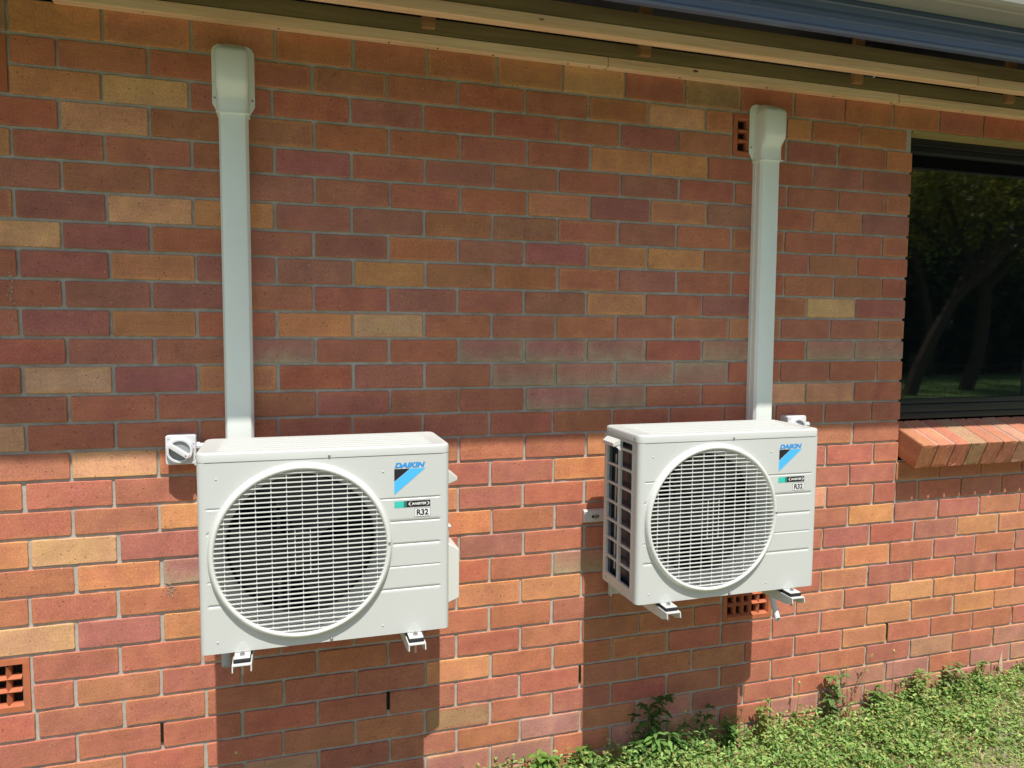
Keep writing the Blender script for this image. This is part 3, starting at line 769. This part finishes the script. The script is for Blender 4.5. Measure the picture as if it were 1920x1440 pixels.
# ------------------------------------------------------------------ duct covers
def make_duct(zb):
    root = empty('duct_cover')
    hw, d = .0415, .060
    sec = [(-hw, 0), (-hw-.001, -.020), (-hw+.0005, -.0205), (-hw, -.046), (-hw+.0065, -d+.002), (-hw+.012, -d), (hw-.012, -d), (hw-.0065, -d+.002), (hw, -.046), (hw-.0005, -.0205), (hw+.001, -.020), (hw, 0)]
    b = MB(); b.loft([[(x, y, z) for x, y in sec] for z in (zb, 2.28)]); b.build('trunking', DUCT, root, smooth=True).modifiers.new('e', 'EDGE_SPLIT').split_angle = rad(24)
    def ring(w, dd, z, y0=-.001):
        c = .013
        return [(-w, y0, z), (-w, -dd+c, z), (-w+c*.35, -dd+c*.35, z), (-w+c, -dd, z), (w-c, -dd, z), (w-c*.35, -dd+c*.35, z), (w, -dd+c, z), (w, y0, z)]
    b = MB(); b.loft([ring(.0462, .064, 2.262), ring(.0450, .0635, 2.300), ring(.0450, .066, 2.318), ring(.0465, .086, 2.342), ring(.0465, .088, 2.36), ring(.0465, .088, 2.435), ring(.0440, .082, 2.447), ring(.0330, .040, 2.472), ring(.028, .016, 2.478)])
    b.add([(x, y, z) for z in (2.2615,) for x, y in ((-.0475, .0), (-.0475, -.0655), (.0475, -.0655), (.0475, 0))] + [(x, y, 2.2645) for x, y in ((-.0475, .0), (-.0475, -.0655), (.0475, -.0655), (.0475, 0))],
          [(0, 1, 5, 4), (1, 2, 6, 5), (2, 3, 7, 6), (4, 5, 6, 7), (0, 3, 2, 1)])
    cap = b.build('wall_cap', DUCT, root, smooth=True); cap.modifiers.new('e', 'EDGE_SPLIT').split_angle = rad(50)
    f = MB(); o = []
    pts = [(-.046, 2.272), (-.062, 2.300)]
    for k in range(7): a = math.pi - k*math.pi/12; pts.append((-.062+.026+.026*math.cos(a), 2.454+.026*math.sin(a)))
    for k in range(7): a = math.pi/2 - k*math.pi/12; pts.append((.062-.026+.026*math.cos(a), 2.454+.026*math.sin(a)))
    pts += [(.062, 2.300), (.046, 2.272)]
    f.loft([[(x, -.0004, z) for x, z in pts], [(x, -.0035, z) for x, z in pts], [(x*.985, -.0045, z) for x, z in pts]])
    f.build('flange', DUCT, cap)
    for x in (-.0545, .0545):
        s = MB(); s.tube([(x, -.004, 2.318), (x, -.0068, 2.318)], .0036, 10); s.build('screw', SCREW, cap)
    return root
dc = make_duct(1.20); dc2 = copy_tree(dc)
dc.location = (-.116, 0, 0); dc2.location = (1.798, 0, 0); dc2.rotation_euler = (0, rad(-.3), 0); dc2.location.x = 1.809
tag(dc, 'pale plastic pipe duct cover rising behind the left air conditioner to the timber batten', 'duct cover', 'duct covers on the wall')
tag(dc2, 'pale plastic pipe duct cover whose cap overlaps a terracotta air vent', 'duct cover', 'duct covers on the wall')

# ------------------------------------------------------------------ isolator switches
def rrect(cx, cz, hw, hh, r, y, n=4):
    p = []
    for sx, sz, a0 in ((-1, -1, math.pi), (1, -1, 1.5*math.pi), (1, 1, 0), (-1, 1, .5*math.pi)):
        for k in range(n+1):
            a = a0+math.pi/2*k/n; p.append((cx+sx*(hw-r)+r*math.cos(a), y, cz+sz*(hh-r)+r*math.sin(a)))
    return p
def make_iso():
    root = empty('isolator_switch')
    b = MB(); b.loft([rrect(0, 0, .0415, .0435, .006, 0), rrect(0, 0, .0415, .0435, .006, -.034), rrect(0, 0, .0435, .0455, .007, -.036), rrect(0, 0, .0435, .0455, .007, -.050), rrect(0, 0, .0415, .0435, .006, -.053)])
    b.build('box', UPVC, root)
    n = 40
    def circ(r, y): return [(-.002+r*math.cos(2*math.pi*k/n), y, -.001+r*math.sin(2*math.pi*k/n)) for k in range(n)]
    b = MB(); b.loft([circ(.0385, -.052), circ(.0380, -.064), circ(.0365, -.067), circ(.0310, -.067), circ(.0300, -.066), circ(.0295, -.060)], cap=(False, False))
    b.build('collar', UPVC, root)
    b = MB(); b.loft([circ(.0297, -.0535), circ(.0297, -.0605)]); b.build('dial', GREYP, root)
    b = MB(); a = rad(-36); ca, sa = math.cos(a), math.sin(a)
    def P(u, v, y): return (-.002+u*ca-v*sa, y, -.001+u*sa+v*ca)
    b.loft([[P(-.033, -.0070, y), P(.030, -.0070, y), P(.034, 0, y), P(.030, .0070, y), P(-.033, .0070, y)] for y in (-.058, -.080)]); kn = b.build('knob', UPVC, root, bevel=.0015, seg=1)
    b = MB(); b.add([P(.021, -.003, -.0806), P(.028, 0, -.0806), P(.021, .003, -.0806)], [(0, 1, 2)]); b.build('pointer', ORANGE, kn)
    for dx, dz in ((.036, .018), (.036, .002), (.036, -.032), (-.034, .034)):
        b = MB()
        b.box(dx-.003, dx+.003, -.0536, -.0532, dz-.001, dz+.001); b.build('marking', GREYP, root)
    b = MB(); b.tube([(.043, -.025, .006), (.075, -.025, .006)], .010, 14); b.tube([(.043, -.025, .006), (.052, -.025, .006)], .0135, 14); b.build('conduit_end', UPVC, root)
    return root
iso = make_iso(); iso2 = copy_tree(iso)
iso.location = (-.2865, 0, 1.2385); iso2.location = (1.962, 0, 1.236)
tag(iso, 'white square rotary isolator switch with grey dial left of the left air conditioner', 'isolator switch', 'isolator switches by the air conditioners')
tag(iso2, 'white rotary isolator switch half hidden behind the top right corner of the right air conditioner', 'isolator switch', 'isolator switches by the air conditioners')

# ------------------------------------------------------------------ drain pipes
def pipe(name, pts, r, mat, label):
    b = MB(); n = 18
    P0, P1 = Vector(pts[0]), Vector(pts[1]); d = (P1-P0).normalized(); a = d.orthogonal().normalized(); c = d.cross(a)
    # mitred lower end facing the viewer
    def ring(p, rr, cut=0):
        o = []
        for k in range(n):
            t = 2*math.pi*k/n; q = p+(a*math.cos(t)+c*math.sin(t))*rr
            if cut: q = q + d*(cut*((q-p).y)/rr)
            o.append(q)
        return o
    b.loft([ring(P0, r), ring(P1, r, .006), ring(P1, r*.78, .006), ring(P1-d*.05, r*.76)], cap=(True, True))
    return tag(b.build(name, mat, None, smooth=False), label, 'drain pipe')
pipe('drain_pipe', [(-.157, -.185, .745), (-.157, -.205, .603)], .0135, simple('grey_pvc', (.42, .44, .47), .35, .5), 'short grey drain pipe hanging under the left air conditioner beside its front foot')
pipe('drain_pipe', [(1.7925, -.10, .70), (1.787, -.205, .530)], .0105, UPVC, 'thin white drain pipe slanting down in front of the lower terracotta vent')

# ------------------------------------------------------------------ ground
def gz(x, y):
    a = np.clip((x-2.2)/1.15, 0, 1.6); s = a*a*(3-2*np.minimum(a, 1)) if False else a
    z = -.058 + .098*np.clip(s, 0, 1.3)
    z = z + .012*np.sin(x*3.1+1)*np.sin(y*2.7) - .02*np.clip(-y-.4, 0, 3)
    return z
gx = np.concatenate([np.linspace(-80, -4, 14)[:-1], np.linspace(-4, 7, 111), np.linspace(7, 90, 14)[1:]])
gy = np.concatenate([np.linspace(-90, -5, 14)[:-1], np.linspace(-5, .0, 61), np.linspace(.0, 60, 8)[1:]])
X, Y = np.meshgrid(gx, gy); Zg = gz(X, Y) + np.where((np.abs(X-1.5) < 5.5) & (Y > -5) & (Y < .02), nr.uniform(-.004, .004, X.shape), 0)
me = bpy.data.meshes.new('ground'); nx, ny = len(gx), len(gy)
V_ = np.stack([X.ravel(), Y.ravel(), Zg.ravel()], 1)
F_ = [(j*nx+i, j*nx+i+1, (j+1)*nx+i+1, (j+1)*nx+i) for j in range(ny-1) for i in range(nx-1)]
me.from_pydata(V_.tolist(), [], F_); me.materials.append(GROUND); me.polygons.foreach_set('use_smooth', [True]*len(me.polygons))
go = bpy.data.objects.new('ground', me); COL.objects.link(go); tag(go, kind='structure')

# ------------------------------------------------------------------ foliage (vectorised leaves)
def leaves(name, P, Dv, Up, L, Wd, C, parent=None, mat=LEAF, fold=.25, droop=.15):
    N = len(P); Dv = Dv/np.linalg.norm(Dv, axis=1, keepdims=True)
    S = np.cross(Dv, Up); S /= (np.linalg.norm(S, axis=1, keepdims=True)+1e-9); U_ = np.cross(S, Dv)
    L = L[:, None]; Wd = Wd[:, None]
    b = P; m = P+Dv*L*.42+U_*Wd*.0; t = P+Dv*L-U_*L*droop
    l = P+Dv*L*.40+S*Wd*.5+U_*Wd*fold; r = P+Dv*L*.40-S*Wd*.5+U_*Wd*fold
    l2 = P+Dv*L*.72+S*Wd*.34+U_*(Wd*fold*.6-L*droop*.5); r2 = P+Dv*L*.72-S*Wd*.34+U_*(Wd*fold*.6-L*droop*.5)
    V = np.stack([b, l, r, m, l2, r2, t], 1).reshape(-1, 3)
    tr = np.array([[0, 3, 1], [0, 2, 3], [1, 3, 4], [3, 2, 5], [3, 6, 4], [3, 5, 6]])
    F = (np.arange(N)[:, None, None]*7+tr[None]).reshape(-1, 3)
    me = bpy.data.meshes.new(name); me.vertices.add(len(V)); me.vertices.foreach_set('co', V.ravel())
    me.loops.add(F.size); me.loops.foreach_set('vertex_index', F.ravel().astype(np.int32))
    me.polygons.add(len(F)); me.polygons.foreach_set('loop_start', (np.arange(len(F))*3).astype(np.int32))
    try: me.polygons.foreach_set('loop_total', np.full(len(F), 3, np.int32))
    except Exception: pass
    ca = me.color_attributes.new('Col', 'FLOAT_COLOR', 'POINT')
    cc = np.repeat(np.concatenate([C, np.ones((N, 1))], 1)[:, None, :], 7, axis=1)
    ca.data.foreach_set('color', cc.ravel().astype(np.float32))
    me.materials.append(mat); me.update(calc_edges=True); me.validate()
    o = bpy.data.objects.new(name, me); COL.objects.link(o)
    if parent: o.parent = parent
    return o
def rdir(n, zlo, zhi, r=nr):
    a = r.uniform(0, 2*np.pi, n); z = r.uniform(zlo, zhi, n); h = np.sqrt(np.maximum(1-z*z, 0)); return np.stack([h*np.cos(a), h*np.sin(a), z], 1)
def field(x, y):   # smooth pseudo noise 0..1
    return .5+.25*(np.sin(x*5.3+y*3.1)+np.sin(x*2.1-y*7.7+1.3)*.6+np.sin(x*13.1+y*11.3+.5)*.4)
def cover():
    # broadleaf creeping weeds, clustered
    n = 7600
    x = nr.uniform(-3, 6, n); y = -np.abs(nr.normal(0, .55, n))-.015
    ok = (y > -2.2); x, y = x[ok], y[ok]
    lush = np.clip(1.25-(-y)*1.7-np.clip(x-2.0, 0, 3)*.62+.5*(field(x, y)-.5), .04, 1)
    lush = np.where(x < .75, lush*np.clip((x+.4)/.9, .25, 1), lush)
    lush = np.clip(lush+.5*np.exp(-((x-1.75)/.75)**2)*(y > -.5), 0, 1.25)
    keep = nr.uniform(0, 1, len(x)) < lush+.2; x, y, lush = x[keep], y[keep], lush[keep]
    h = (.012+.070*lush*nr.uniform(.35, 1, len(x)))*(1+.5*np.exp(-(-y)/.08)) 
    K = 20; N = len(x)*K
    cx = np.repeat(x, K); cy = np.repeat(y, K); ch = np.repeat(h, K)
    P = np.stack([cx+nr.normal(0, .020, N), np.minimum(cy+nr.normal(0, .018, N), -.004), 0*cx], 1)
    P[:, 2] = gz(P[:, 0], P[:, 1])+ch*nr.uniform(.1, 1, N)
    Dv = rdir(N, -.15, .75); Up = np.tile([0, 0, 1.0], (N, 1))+nr.normal(0, .3, (N, 3))
    L = nr.uniform(.010, .026, N); Wd = L*nr.uniform(.35, .55, N)
    t = nr.uniform(0, 1, (N, 1)); g1 = np.array([[.10, .22, .045]]); g2 = np.array([[.38, .54, .17]]); C = g1*(1-t)+g2*t
    yl = nr.uniform(0, 1, N) < .12; C[yl] = [.42, .42, .14]
    br = nr.uniform(0, 1, N) < .05; C[br] = [.30, .20, .11]
    C *= nr.uniform(.8, 1.25, (N, 1))
    o = leaves('ground_cover', P, Dv, Up, L, Wd, C); tag(o, 'low green creeping weeds covering the ground along the brick wall', 'ground cover', kind='stuff')
    # grass: green and dry blades
    N = 80000
    x = nr.uniform(-3, 6.5, N); y = -np.abs(nr.normal(0, .8, N))-.01; ok = y > -2.4; x, y = x[ok], y[ok]
    # concentrate on the visible corner
    x2 = nr.uniform(1.0, 4.2, 52000); y2 = -nr.uniform(.0, 1.0, 52000)-.01; x = np.concatenate([x, x2]); y = np.concatenate([y, y2])
    keep = nr.uniform(0, 1, len(x)) < np.clip(.35+.75*field(x*1.7, y*1.9), 0, 1); x, y = x[keep], y[keep]
    N = len(x); P = np.stack([x, y, gz(x, y)-.002], 1)
    Dv = rdir(N, .05, .85); L = nr.uniform(.015, .050, N); Wd = nr.uniform(.0018, .0038, N)
    dry = nr.uniform(0, 1, N) < .30+.25*(field(y, x)-.5)
    C = np.where(dry[:, None], np.array([[.66, .58, .33]]), np.array([[.34, .48, .13]]))*nr.uniform(.6, 1.25, (N, 1))
    o = leaves('lawn_grass', P, Dv, np.tile([0, 0, 1.0], (N, 1)), L, Wd, C, fold=.1, droop=.35); tag(o, 'short patchy grass, green mixed with dry straw, in the lower right corner', 'grass', kind='stuff')
cover()
# clump below the right unit
# single weeds standing above the rest
def weed(x, y, hgt, leafL, nst, seed, label, green=(.13, .25, .05), flower=False, lean=0.0, sparse=1.0):
    r = np.random.RandomState(seed); z = float(gz(np.array(x), np.array(y)))
    root = empty('weed_plant', (x, y, z)); tag(root, label, 'weed', 'weeds growing against the wall')
    P = []; Dv = []; L = []; C = []; st = MB()
    for s in range(nst):
        a = r.uniform(0, 6.28); sp = r.uniform(.02, .35)*hgt if nst > 1 else .02
        pts = []; hh = hgt*r.uniform(.6, 1.0) if s else hgt
        bx, by = math.cos(a)*sp, -abs(math.sin(a))*sp*.6
        for k in range(6):
            t = k/5; pts.append(Vector((bx*t**1.3+lean*t*t+r.uniform(-.002, .002), by*t**1.3+r.uniform(-.002, .002), hh*t)))
        st.tube(pts, [.0022*(1-.6*k/5) for k in range(6)], 5)
        for k in range(1, 6):
            m_ = int((3 if k < 5 else 6)*sparse + r.uniform(0, 1))
            for q in range(m_):
                aa = r.uniform(0, 6.28); P.append(pts[k]); Dv.append((math.cos(aa), math.sin(aa)-.25, r.uniform(-.25, .55))); L.append(leafL*1.25*r.uniform(.6, 1.1)*(1.0 if k < 5 else .8))
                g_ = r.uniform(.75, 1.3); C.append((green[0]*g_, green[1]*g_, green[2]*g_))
        if flower:
            fl = MB(); e = pts[-1]; fl.loft([[e+Vector((rr*math.cos(b), rr*math.sin(b), zz)) for b in [k*math.pi/3 for k in range(6)]] for rr, zz in ((.002, 0), (.0055, .004), (.005, .009), (.002, .012))])
            fl.build('flower_head', simple('seed_head', (.55, .42, .16), .9, .2), root)
    st.build('stem', STALK, root)
    if P:
        P = np.array([tuple(p) for p in P]); Dv = np.array(Dv); L = np.array(L); N = len(P)
        P[:, 1] = np.minimum(P[:, 1], -y-.004)
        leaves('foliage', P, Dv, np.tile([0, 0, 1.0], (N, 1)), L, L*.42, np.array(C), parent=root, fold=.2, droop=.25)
    return root
weed(.905, -.075, .130, .050, 4, 1, 'leafy bright green weed at the bottom left end of the weed strip', (.16, .29, .06))
weed(1.06, -.05, .105, .042, 2, 2, 'small leafy weed just right of the leftmost bright green weed')
weed(1.385, -.07, .135, .045, 4, 3, 'broad leaved weed with pale leaves catching sun at the shadow edge', (.17, .31, .08))
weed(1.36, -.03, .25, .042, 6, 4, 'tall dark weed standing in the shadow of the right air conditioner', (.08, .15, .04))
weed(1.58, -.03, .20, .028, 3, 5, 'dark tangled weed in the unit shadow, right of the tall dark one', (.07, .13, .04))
weed(1.86, -.03, .175, .030, 4, 6, 'yellow green weed at the right edge of the unit shadow', (.24, .30, .08))
weed(2.185, -.03, .235, .040, 5, 7, 'tallest sunlit weed with drooping leaves against the sunlit bricks', (.15, .25, .08))
weed(2.30, -.02, .30, .020, 2, 8, 'thin brownish weed with curled leaf tips beside the tallest sunlit weed', (.26, .24, .10), sparse=.7)
weed(2.43, -.03, .13, .036, 3, 9, 'low weed with wide leaves below the end of the right bracket', (.14, .25, .06))
weed(2.66, -.04, .15, .034, 5, 10, 'bushy drooping weed clump in front of the pinkish bricks', (.22, .30, .09))
weed(2.83, -.035, .145, .036, 5, 11, 'drooping weed clump just right of the bushy one', (.21, .29, .10), lean=.03)
weed(3.02, -.03, .115, .030, 3, 12, 'small weed with hanging pale leaves right of the clumps', (.2, .3, .09))
weed(2.97, -.07, .05, .035, 3, 13, 'flat rosette weed in the grass near the wall foot')
weed(1.51, -.06, .19, .018, 1, 14, 'thin stalk with a pale seed head in the unit shadow', flower=True, sparse=.2)
weed(1.72, -.07, .17, .018, 1, 15, 'thin stalk with a seed head left of the yellow green weed', flower=True, sparse=.2)
weed(2.02, -.04, .23, .018, 1, 16, 'thin dry stalk with a seed head left of the tallest sunlit weed', flower=True, sparse=.2)
weed(2.52, -.03, .27, .018, 1, 17, 'thin dry stalk with a seed head below the window end of the wall', flower=True, sparse=.15)
weed(-.165, -.05, .30, .016, 1, 18, 'thin dead stalk with a seed head in the shadow of the left air conditioner', (.3, .25, .1), flower=True, sparse=.2, lean=.03)
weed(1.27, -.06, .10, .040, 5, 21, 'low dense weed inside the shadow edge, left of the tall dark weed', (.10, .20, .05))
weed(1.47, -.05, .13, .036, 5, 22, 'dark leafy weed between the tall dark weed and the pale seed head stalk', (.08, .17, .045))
weed(1.70, -.05, .12, .034, 5, 23, 'low leafy weed at the foot of the shadow right of the seed head stalk', (.11, .21, .05))
b = MB(); b.add([(3.165, -.012, .02), (3.185, -.012, .02), (3.178, -.010, .150), (3.182, -.010, .152)], [(0, 1, 3, 2)])
b.box(3.163, 3.187, -.006, -.002, -.01, .02); b = MB()
b.add([(3.160, -.006, .0), (3.186, -.006, .0), (3.190, -.004, .05), (3.180, -.003, .150), (3.160, -.004, .05), (3.160, -.001, .0), (3.186, -.001, .0), (3.190, -.001, .05), (3.180, -.001, .150), (3.160, -.001, .05)],
      [(0, 1, 2, 3, 4), (9, 8, 7, 6, 5), (0, 5, 6, 1), (1, 6, 7, 2), (2, 7, 8, 3), (3, 8, 9, 4), (4, 9, 5, 0)])
tag(b.build('timber_splinter', simple('pale_wood', (.62, .48, .33), .8, .2), None), 'pale pointed wood splinter standing against the wall in the grass at right', 'stick')

# ------------------------------------------------------------------ what the window reflects: trees, fence, lawn across the yard
def tree(x, y, h, cr, seed, label, lean=0.0):
    r = np.random.RandomState(seed); z = -.1
    root = empty('garden_tree', (x, y, z)); tag(root, label, 'tree', 'trees across the yard')
    tk = MB(); tips = []
    def limb(p, d, L, rad_, dep):
        pts = [Vector(p)]; dd = Vector(d).normalized()
        for k in range(5):
            dd = (dd+Vector(r.normal(0, .12, 3))).normalized(); pts.append(pts[-1]+dd*L/5)
        tk.tube(pts, [rad_*(1-.5*k/5) for k in range(6)], 7)
        if dep == 0: tips.extend([tuple(q) for q in pts[2:]]); return
        for q in range(3+(dep > 1)):
            a = r.uniform(0, 6.28); nd = dd+Vector((math.cos(a), math.sin(a), r.uniform(.0, .5)))*.85
            limb(pts[3+(q % 3)], nd, L*.62, rad_*.5, dep-1)
    limb((0, 0, 0), (lean, 0, 1), h*.5, h*.020, 3)
    tk.build('trunk', BARK, root)
    T = np.array(tips); nl = 75; N = len(T)*nl
    P = np.repeat(T, nl, 0)+r.normal(0, cr*.13, (N, 3))
    C = np.array([[.26, .32, .08]])*r.uniform(.5, 1.8, (N, 1)); C[:, 0] *= r.uniform(.8, 1.5, N)
    L = r.uniform(.10, .22, N)
    leaves('crown', P, r.normal(0, 1, (N, 3)), r.normal(0, 1, (N, 3)), L, L*.35, C, parent=root)
tree(15.0, -12.0, 9.5, 3.4, 1, 'leaning tree with dark leafy crown reflected in the middle of the window', .25)
tree(9.6, -12.5, 9.0, 3.2, 2, 'dense tree reflected at the left edge of the window', -.1)
tree(18.0, -13.0, 10.0, 3.4, 3, 'tall tree reflected toward the right of the window', .15)
tree(13.0, -17.0, 11.0, 4.0, 4, 'big tree behind the leaning one in the reflection', 0)
tree(22.0, -18.0, 11.0, 4.0, 5, 'far tree at the right end of the reflected row', -.1)
tree(8.5, -17.0, 11.0, 4.0, 6, 'far tree behind the dense one in the reflection', .1)
hp = nr.normal(0, 1, (26000, 3)); t = nr.uniform(0, 1, 26000)
P = np.stack([-6+36*t, -20.5+nr.normal(0, .9, 26000)-.0*t, nr.uniform(0, 1, 26000)**1.5*(6.5+2*np.sin(t*31))+.1], 1)
L = nr.uniform(.3, .65, 26000)
tag(leaves('hedge', P, hp, nr.normal(0, 1, (26000, 3)), L, L*.6, np.array([[.03, .055, .014]])*nr.uniform(.5, 1.6, (26000, 1))), 'dark far hedge mass along the end of the yard', 'hedge', kind='stuff')
fe = tag(empty('mesh_fence', (0, -5.2, 0)), 'low wire mesh fence crossing the lawn, seen reflected in the window', 'fence')
b = MB()
for k in range(190): b.box(2+k*.1, 2.003+k*.1, -.0015, .0015, -.1, 1.16)
for z in (.1, .4, .7, 1.0, 1.16): b.box(2, 21, .002, .005, z-.002, z+.002)
b.build('wire_mesh', WIRE, fe)
for k in range(8):
    b = MB(); b.tube([(2+k*2.7, .02, -.15), (2+k*2.7, .02, 1.22)], .02, 8); b.build('post', WIRE, fe)
